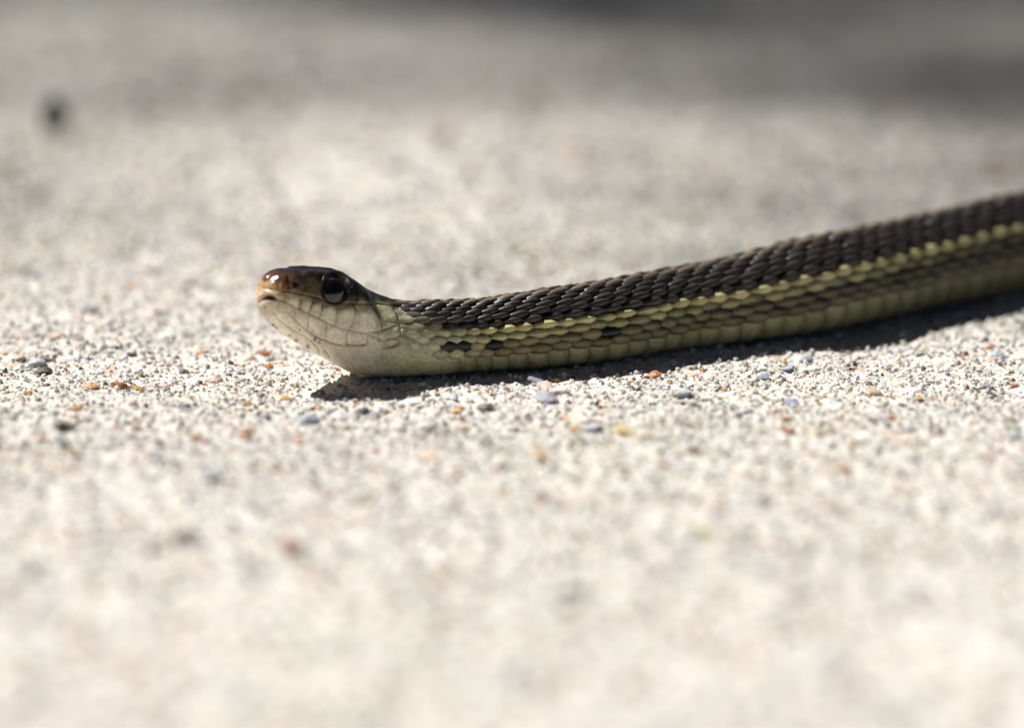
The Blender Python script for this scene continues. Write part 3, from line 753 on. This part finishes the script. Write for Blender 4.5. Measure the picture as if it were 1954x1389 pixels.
# stones one can point at in the photograph, set in the ground
for px, py, s, c in [(150, 777, .9, (.62, .27, .07)), (55, 742, .85, (.66, .40, .12)), (258, 732, 1.0, (.66, .40, .13)), (548, 755, 1.25, (.64, .34, .12)), (330, 685, .8, (.66, .30, .08)), (512, 690, .9, (.60, .24, .08)),
                     (376, 836, 1.2, (.42, .17, .07)), (466, 832, 1.3, (.50, .24, .10)), (352, 776, 1.2, (.20, .22, .26)), (585, 803, 2.0, (.42, .45, .50)), (75, 690, 1.6, (.44, .44, .50)), (350, 702, 1.1, (.22, .2, .22)),
                     (1022, 722, 1.9, (.36, .40, .44)), (1063, 721, .65, (.66, .36, .10)), (1040, 762, 2.2, (.46, .45, .49)), (1205, 726, .7, (.66, .34, .08)), (1328, 710, .8, (.60, .22, .14)), (1305, 752, 1.7, (.40, .43, .48)), (1455, 714, 1.3, (.45, .47, .51)), (1505, 700, 1.2, (.34, .38, .47)),
                     (1128, 818, 1.8, (.52, .52, .57)), (1505, 831, 1.3, (.46, .22, .12)), (1495, 800, .8, (.62, .28, .1)), (1325, 866, 1.3, (.16, .11, .10)), (1510, 768, 1.5, (.36, .40, .50)), (1890, 662, 1.2, (.5, .22, .12)), (1910, 676, 1.6, (.46, .5, .56)), (1700, 800, .9, (.48, .22, .12)), (1940, 836, 1.3, (.3, .34, .40)),
                     (870, 777, 1.0, (.66, .42, .18)), (972, 772, .5, (.06, .05, .05)), (965, 895, 1.4, (.34, .32, .27)), (350, 1015, 2.6, (.36, .30, .27)), (1190, 823, 1.9, (.66, .52, .24)), (700, 948, 1.2, (.5, .40, .2)), (1345, 1018, 1.8, (.50, .46, .2))]:
    p = on_ground(px, py); pebble(p[0], p[1], s, c, sink=0.3, rz=R.uniform(-.5, .5), tilt=0.1)
# loose stones lying on top
for px, py, s, c, lab, zs in [(121, 822, 1.35, (.055, .022, .014), 'dark brown stone chip lying loose on the pale sandy concrete', 1.4),
                              (552, 1052, 1.7, (.40, .07, .03), 'brick red stone chip lying loose on the pale sandy concrete', 1.3),
                              (108, 262, 3.0, (.14, .14, .12), 'small upright dark grey stone standing on the concrete near the shade', 4.0)]:
    p = on_ground(px, py); o = pebble(p[0], p[1], s, c, sink=0.1, parent=None, z_stretch=zs, rz=0.2, tilt=0.05); o.name = 'stone_chip'; tag(o, lab, 'stone')

# ------------------------------------------------------------------ tree beyond the picture whose soft shade falls across the ground
def leaf_mat():
    m, n, l, p = material('tree_leaf')
    oi = n.new('ShaderNodeVertexColor'); oi.layer_name = 'Col'
    l.new(oi.outputs['Color'], p.inputs['Base Color']); p.inputs['Roughness'].default_value = 0.5
    return m
def bark_mat():
    m, n, l, p = material('tree_bark')
    g = n.new('ShaderNodeNewGeometry'); nz = n.new('ShaderNodeTexNoise'); nz.inputs['Scale'].default_value = 25; nz.inputs['Detail'].default_value = 6; l.new(g.outputs['Position'], nz.inputs['Vector'])
    rp = n.new('ShaderNodeValToRGB'); rp.color_ramp.elements[0].color = (.05, .035, .025, 1); rp.color_ramp.elements[1].color = (.16, .12, .09, 1)
    l.new(nz.outputs['Fac'], rp.inputs[0]); l.new(rp.outputs[0], p.inputs['Base Color']); p.inputs['Roughness'].default_value = 0.9
    return m
def limb(name, pts, r0, r1, mat, parent, k=10):
    pts = np.array(pts, float); v, fa = [], []; m = len(pts)
    for q, p in enumerate(pts):
        r = r0 + (r1 - r0) * q / (m - 1); d = pts[min(q + 1, m - 1)] - pts[max(q - 1, 0)]; d /= np.linalg.norm(d)
        a = np.cross(d, [0.3, 1, 0.1]); a /= np.linalg.norm(a); b = np.cross(d, a)
        v += [p + r * (a * math.cos(t) + b * math.sin(t)) for t in np.linspace(0, 2 * math.pi, k, endpoint=False)]
    for q in range(m - 1):
        fa += [(q * k + a, q * k + (a + 1) % k, (q + 1) * k + (a + 1) % k, (q + 1) * k + a) for a in range(k)]
    return mesh_obj(name, np.array(v), np.array(fa), mat, parent)
def build_tree():
    SHADE_Y, RC, AWAY = 188.0, 1700.0, 7200.0           # where the shade begins; crown radius; distance up the sunbeam (mm)
    cen = np.array([60.0, SHADE_Y + RC * 1.06, 0]) + SUN_DIR * AWAY
    foot = np.array([cen[0] - 300, cen[1] + 500, 0])
    root = bpy.data.objects.new('tree', None); col.objects.link(root); root.location = foot * MM; root.empty_display_size = 0.3
    tag(root, 'broad leafy tree beyond the concrete casting soft shade behind the snake', 'tree')
    c0 = cen - foot; bm = bark_mat()
    h = c0[2]
    tr = limb('trunk', [(0, 0, -60), (20, -15, h * .2), (60, -60, h * .42), (c0[0] * .6, c0[1] * .5, h * .68), (c0[0], c0[1], h * .95), (c0[0] + 60, c0[1], h * 1.12)], 170, 45, bm, root, 14)
    for q in range(9):
        a = q * 2.4; el = 0.1 + 0.09 * q; r = RC * 0.48
        e = c0 + r * np.array([math.cos(a) * math.cos(el), math.sin(a) * math.cos(el), math.sin(el) - 0.2])
        b = np.array([c0[0] * .6, c0[1] * .5, h * .68]) * (1 - q / 12) + np.array([c0[0], c0[1], h * .95]) * (q / 12)
        limb('limb', [b, b * .6 + e * .4 + R.normal(0, 60, 3), b * .25 + e * .75 + R.normal(0, 60, 3), e], 60, 12, bm, root, 8)
    m = 1000; k = 80; T = np.random.default_rng(1)
    d = T.normal(size=(m, 3)); d /= np.linalg.norm(d, axis=1, keepdims=True)
    q = d * (T.random(m)[:, None] ** 0.36) * RC * 0.93 * np.array([1.0, 1.0, 0.92])
    p = np.repeat(q, k, 0) + T.normal(0, 1, (m * k, 3)) * np.repeat(T.uniform(70, 170, m), k)[:, None]
    n = len(p)
    ln = R.uniform(20, 38, n); wd = ln * R.uniform(.45, .62, n)
    base = np.array([(-1, 0, 0), (-.1, -1, .18), (1, 0, -.1), (-.1, 1, .18)])
    V = base[None] * np.stack([ln, wd, ln], 1)[:, None]
    V = np.einsum('nij,nkj->nki', rot(n), V) + (p + c0)[:, None]
    f = np.array([(0, 1, 2), (0, 2, 3)])
    FF = (f[None] + 4 * np.arange(n)[:, None, None]).reshape(-1, 3)
    c = np.array([.055, .095, .03]) * R.uniform(.6, 1.4, (n, 1)) * R.uniform(.85, 1.15, (n, 3))
    mesh_obj('crown', V.reshape(-1, 3), FF, leaf_mat(), root, np.repeat(c[:, None], 4, 1).reshape(-1, 3), smooth_shade=False)
build_tree()
